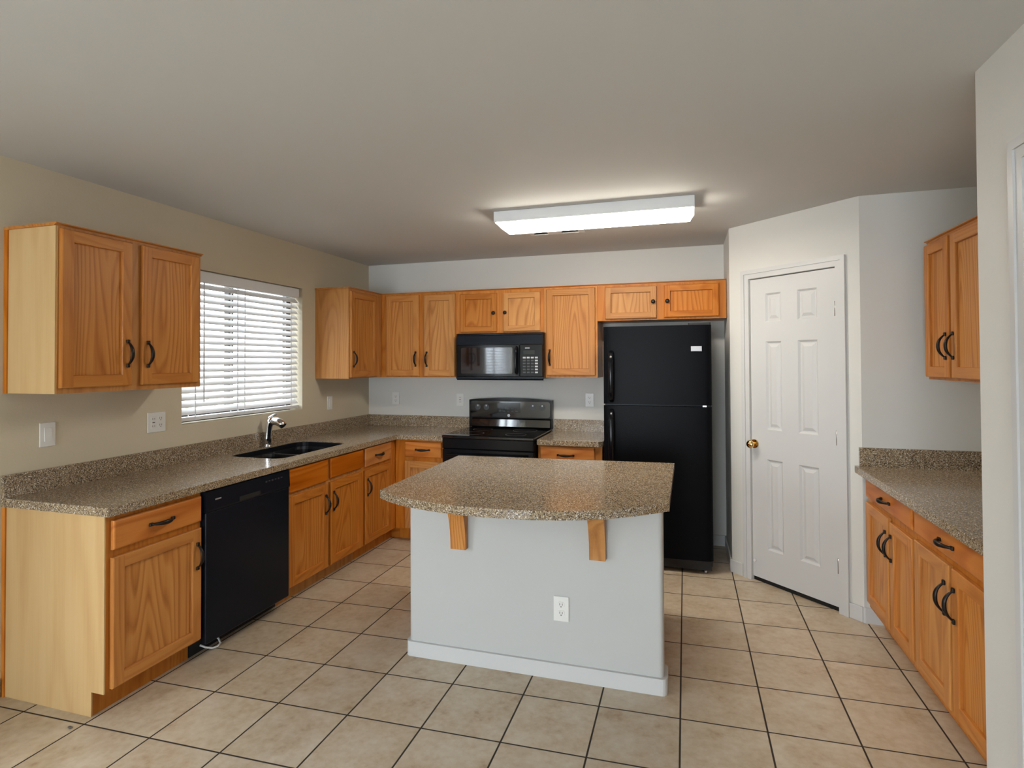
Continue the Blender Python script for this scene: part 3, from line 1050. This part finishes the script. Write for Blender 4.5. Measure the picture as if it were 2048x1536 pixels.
for r_ in range(2):
    for k in range(5):
        MB().box(0.282 + k * 0.038, 0.306 + k * 0.038, -0.0796, -0.0787, 1.047 + r_ * 0.020, 1.057 + r_ * 0.020).build('key', dim_print, bg_)
MB().prism([(0.375 + 0.013 * math.cos(a / 20 * 2 * PI), 1.014 + 0.013 * math.sin(a / 20 * 2 * PI)) for a in range(20)], -0.0785, -0.0768, 'y').build('badge', silver_badge, bg_, 'round silver badge')
MB().box(0.003, w - 0.003, -0.690, -0.6555, 0.800, 0.8805, bevel=0.004).build('front_fascia', black_gloss, u)
dr = MB().box(0.004, w - 0.004, -0.690, -0.6555, 0.235, 0.796, bevel=0.006).build('oven_door', black_gloss, u)
MB().box(0.13, w - 0.13, -0.692, -0.6903, 0.35, 0.66).build('oven_window', black_glass, dr)
mb = MB().tube([(0.06, -0.735, 0.752), (w - 0.06, -0.735, 0.752)], 0.014, 14)
for bx in (0.09, w - 0.09):
    mb.tube([(bx, -0.6905, 0.752), (bx, -0.735, 0.752)], 0.010, 10)
mb.build('oven_handle', black_gloss, dr)
MB().box(0.004, w - 0.004, -0.688, -0.6555, 0.045, 0.230, bevel=0.006).build('storage_drawer', black_gloss, u)
mb = MB()
for bx in (0.04, w - 0.04):
    for by in (-0.60, -0.08):
        mb = MB().tube([(bx, by, 0.0005), (bx, by, 0.0295)], 0.018, 12)
        mb.build('leg', black_matte, u)

# ------------------------------------------------------------------ microwave
u = thing('microwave', 'black over-the-range microwave hung under the short cabinet', 'microwave', (1.0855, -0.400, 1.336))
w, h = 0.756, 0.394
MB().box(0.0, w, 0.003, 0.398, 0.012, h, bevel=0.004).build('body', black_gloss, u)
MB().prism([(0.0025, 0.300), (-0.016, 0.300), (-0.012, 0.372), (0.0025, 0.380)], 0.003, w - 0.003, 'x').build('vent_grille', black_satin, u)
dr = MB().box(0.003, 0.560, -0.020, 0.0025, 0.030, 0.296, bevel=0.004).build('door', black_gloss, u)
MB().prism(rrect(0.045, 0.500, 0.055, 0.272, 0.012), -0.0225, -0.0203, 'y').build('door_window', black_glass, dr)
mb = MB().tube([(0.535, -0.0203, 0.058), (0.535, -0.044, 0.068), (0.535, -0.050, 0.110), (0.535, -0.051, 0.165), (0.535, -0.050, 0.220), (0.535, -0.044, 0.262), (0.535, -0.0203, 0.272)], 0.011, 12)
mb.build('handle', black_gloss, dr)
kp = MB().box(0.563, w - 0.003, -0.020, 0.0025, 0.030, 0.296, bevel=0.004).build('keypad', black_gloss, u)
MB().box(0.606, 0.646, -0.0212, -0.0203, 0.262, 0.268).build('badge', silver_badge, kp)
MB().box(0.592, 0.690, -0.0215, -0.0203, 0.214, 0.246).build('display', screen_dark, kp)
for r_ in range(6):
    for k in range(4):
        MB().box(0.588 + k * 0.034, 0.612 + k * 0.034, -0.0212, -0.0203, 0.060 + r_ * 0.024, 0.073 + r_ * 0.024).build('button', grey_print if (r_ == 5 or k == 3) else dim_print, kp)
MB().prism([(0.0, 0.0), (-0.006, 0.010), (-0.019, 0.014), (-0.019, 0.028), (0.0025, 0.028), (0.0025, 0.0)], 0.0, w, 'x').build('bottom_lip', black_satin, u)

# ------------------------------------------------------------------ refrigerator
u = thing('refrigerator', 'tall black top freezer refrigerator in the niche by the pantry door', 'refrigerator', (2.366, -0.720, 0))
w = 0.752
MB().box(0.004, w - 0.004, 0.075, 0.700, 0.035, 1.735, bevel=0.006).build('cabinet', black_satin, u)


def fridge_door(name, z0, z1):
    prof = []
    n = 8
    r = 0.055
    for k in range(n + 1):
        a = k / n * PI / 2
        prof.append((r - r * math.cos(a) * 1.0 + 0.0, 0.030 * (1 - math.sin(a))))
    left = [(p[0], p[1]) for p in prof]
    right = [(w - p[0], p[1]) for p in prof[::-1]]
    mid = [(w * t / 10, -0.006 * math.sin(PI * t / 10)) for t in range(1, 10)]
    poly = [(0, 0.070)] + left + [m for m in mid if r < m[0] < w - r] + right + [(w, 0.070)]
    mb = MB().prism(poly, z0, z1, 'z')
    return mb


fd = fridge_door('freezer_door', 1.178, 1.742).build('freezer_door', fridge_black, u)
bd = fridge_door('fridge_door', 0.098, 1.166).build('fresh_food_door', fridge_black, u)
for d in (fd, bd):
    for p in d.data.polygons:
        p.use_smooth = True
    d.data.set_sharp_from_angle(angle=math.radians(40))


def fridge_handle(z0, z1, flip):
    x = 0.062
    y = -0.004
    pts = [(x, y + 0.004, z0), (x, y - 0.030, z0 + 0.02), (x, y - 0.044, z0 + 0.07), (x, y - 0.046, (z0 + z1) / 2), (x, y - 0.044, z1 - 0.07), (x, y - 0.030, z1 - 0.02), (x, y + 0.004, z1)]
    return MB().tube(pts, [0.013, 0.015, 0.016, 0.016, 0.016, 0.015, 0.013], 14, (1.2, 0.85))


fridge_handle(1.20, 1.560, False).build('handle', black_gloss, fd)
fridge_handle(0.62, 1.135, True).build('handle', black_gloss, bd)
MB().box(0.615, 0.688, -0.010, -0.0042, 1.556, 1.592, bevel=0.002).build('badge', silver_badge, fd, 'small silver name plate')
MB().prism(rrect(0.600, w - 0.004, 0.002, 0.090, 0.012), 1.7425, 1.758, 'z').build('hinge_cover', black_matte, u)
MB().box(0.690, 0.716, 0.012, 0.060, 1.1668, 1.1775).build('middle_hinge', steel, u)
MB().box(0.010, w - 0.010, 0.040, 0.0745, 0.022, 0.092).build('toe_grille', black_matte, u)
for bx in (0.05, w - 0.06):
    for by in (0.10, 0.62):
        MB().tube([(bx, by, 0.0005), (bx, by, 0.0345)], 0.020, 12).build('foot', black_matte, u)
MB().tube([(w - 0.05, 0.055, 0.0005), (w - 0.05, 0.055, 0.0215)], 0.012, 12).build('levelling_screw', steel, u)

# ------------------------------------------------------------------ ceiling fixture and vent
u = thing('ceiling_light', 'long white fluorescent fixture glowing on the ceiling', 'light', (0, 0, 0))
lx0, lx1, ly0, ly1 = 1.803, 3.002, -1.550, -1.315
mb = MB()
mb.box(lx0, lx1, ly0, ly1, 2.363, H - 0.0005, bevel=0.003)
mb.build('housing', fixture_white, u)
mb = MB()
A = [(lx0 + 0.008, ly0 + 0.008), (lx1 - 0.008, ly0 + 0.008), (lx1 - 0.008, ly1 - 0.008), (lx0 + 0.008, ly1 - 0.008)]
zl = 2.328
Bq = [(lx0 + 0.042, ly0 + 0.030), (lx1 - 0.026, ly0 + 0.030), (lx1 - 0.026, ly1 - 0.022), (lx0 + 0.042, ly1 - 0.022)]
va = [Vector((p[0], p[1], 2.3625)) for p in A]
vb = [Vector((p[0], p[1], zl)) for p in Bq]
for k in range(4):
    mb.face([va[k], va[(k + 1) % 4], vb[(k + 1) % 4], vb[k]])
mb.face(vb)
mb.face(va[::-1])
bmesh.ops.remove_doubles(mb.bm, verts=mb.bm.verts, dist=1e-5)
bmesh.ops.recalc_face_normals(mb.bm, faces=mb.bm.faces)
mb.build('diffuser', diffuser_mat, u, 'glowing acrylic diffuser')
u = thing('ceiling_vent', 'small white slotted air vent on the ceiling behind the fluorescent fixture', 'vent', (2.06, -0.90, H))
MB().prism(rect(-0.20, 0.20, -0.10, 0.075), -0.008, -0.0005, 'z', [rect(-0.17, -0.065, -0.08, 0.055), rect(0.035, 0.16, -0.08, 0.055)]).build('frame', fixture_white, u)
for a, bb in ((-0.169, -0.066), (0.036, 0.159)):
    MB().box(a, bb, -0.079, 0.054, -0.004, -0.0008).build('slot', dark_void, u)

# ------------------------------------------------------------------ outlets and switches


def plate(name, label, cat, loc, rz, gangs, kinds, group=None):
    """Local: x along the wall, y into the wall, origin at the plate centre on the wall face."""
    p = thing(name, label, cat, loc, rz, group)
    w = 0.073 + 0.047 * (gangs - 1)
    MB().box(-w / 2, w / 2, -0.006, -0.0004, -0.058, 0.058, bevel=0.0025).build('cover_plate', plate_white, p)
    for g in range(gangs):
        cx = (g - (gangs - 1) / 2) * 0.047
        k = kinds[g]
        if k == 'rocker':
            MB().prism([(-0.0062, -0.033), (-0.0062, 0.033), (-0.0085, 0.033), (-0.0115, -0.033)], cx - 0.0165, cx + 0.0165, 'x').build('rocker', plate_white, p)
        elif k == 'outlet':
            for s in (-1, 1):
                zc = s * 0.0195
                r = MB().prism(rrect(cx - 0.017, cx + 0.017, zc - 0.014, zc + 0.014, 0.010), -0.0080, -0.0062, 'y').build('receptacle', plate_white, p)
                MB().box(cx - 0.0075, cx - 0.0050, -0.0086, -0.0081, zc - 0.002, zc + 0.008).build('slot', slot_dark, r)
                MB().box(cx + 0.0050, cx + 0.0075, -0.0086, -0.0081, zc - 0.002, zc + 0.008).build('slot', slot_dark, r)
                MB().tube([(cx, -0.0081, zc - 0.008), (cx, -0.0086, zc - 0.008)], 0.003, 8).build('slot', slot_dark, r)
        elif k == 'gfci':
            r = MB().box(cx - 0.0165, cx + 0.0165, -0.0080, -0.0062, -0.034, 0.034, bevel=0.0008).build('receptacle', plate_white, p)
            MB().box(cx - 0.008, cx + 0.008, -0.0090, -0.0081, -0.003, 0.003).build('reset_button', slot_dark, r)
            for s in (-1, 1):
                zc = s * 0.021
                MB().box(cx - 0.0075, cx - 0.0050, -0.0086, -0.0081, zc - 0.005, zc + 0.005).build('slot', slot_dark, r)
                MB().box(cx + 0.0050, cx + 0.0075, -0.0086, -0.0081, zc - 0.005, zc + 0.005).build('slot', slot_dark, r)
    return p


plate('light_switch', 'white rocker switch plate below the left wall cabinet', 'switch', (0, -2.963, 1.149), PI / 2, 1, ['rocker'])
plate('electrical_outlet', 'double wide white outlet plate left of the window', 'outlet', (0, -2.362, 1.148), PI / 2, 2, ['gfci', 'outlet'])
plate('light_switch', 'narrow white switch plate between window and corner, below the corner cabinet', 'switch', (0, -0.650, 1.141), PI / 2, 1, ['rocker'])
plate('electrical_outlet', 'white wall outlet on the back wall near the left corner', 'outlet', (0.294, 0, 1.145), 0, 1, ['outlet'])
plate('electrical_outlet', 'white wall outlet just left of the range', 'outlet', (0.956, 0, 1.142), 0, 1, ['gfci'])
plate('electrical_outlet', 'white wall outlet between the range and the refrigerator', 'outlet', (2.153, 0, 1.157), 0, 1, ['outlet'])
plate('electrical_outlet', 'white outlet on the front of the island', 'outlet', (2.375, IYF, 0.327), 0, 1, ['outlet'])

# crumb on the floor by the near cabinet
mb = MB()
t = bmesh.new()
bmesh.ops.create_icosphere(t, subdivisions=2, radius=1.0)
rnd = random.Random(3)
for v in t.verts:
    k = rnd.uniform(0.75, 1.1)
    v.co = Vector((0.528 + v.co.x * 0.012 * k, -3.226 + v.co.y * 0.006 * k, 0.0048 + v.co.z * 0.0042 * min(k, 1.0)))
mb.join(t)
tag(mb.build('floor_crumb', slot_dark), 'tiny dark crumb of debris on the floor tile in front of the pale end panel', 'crumb')
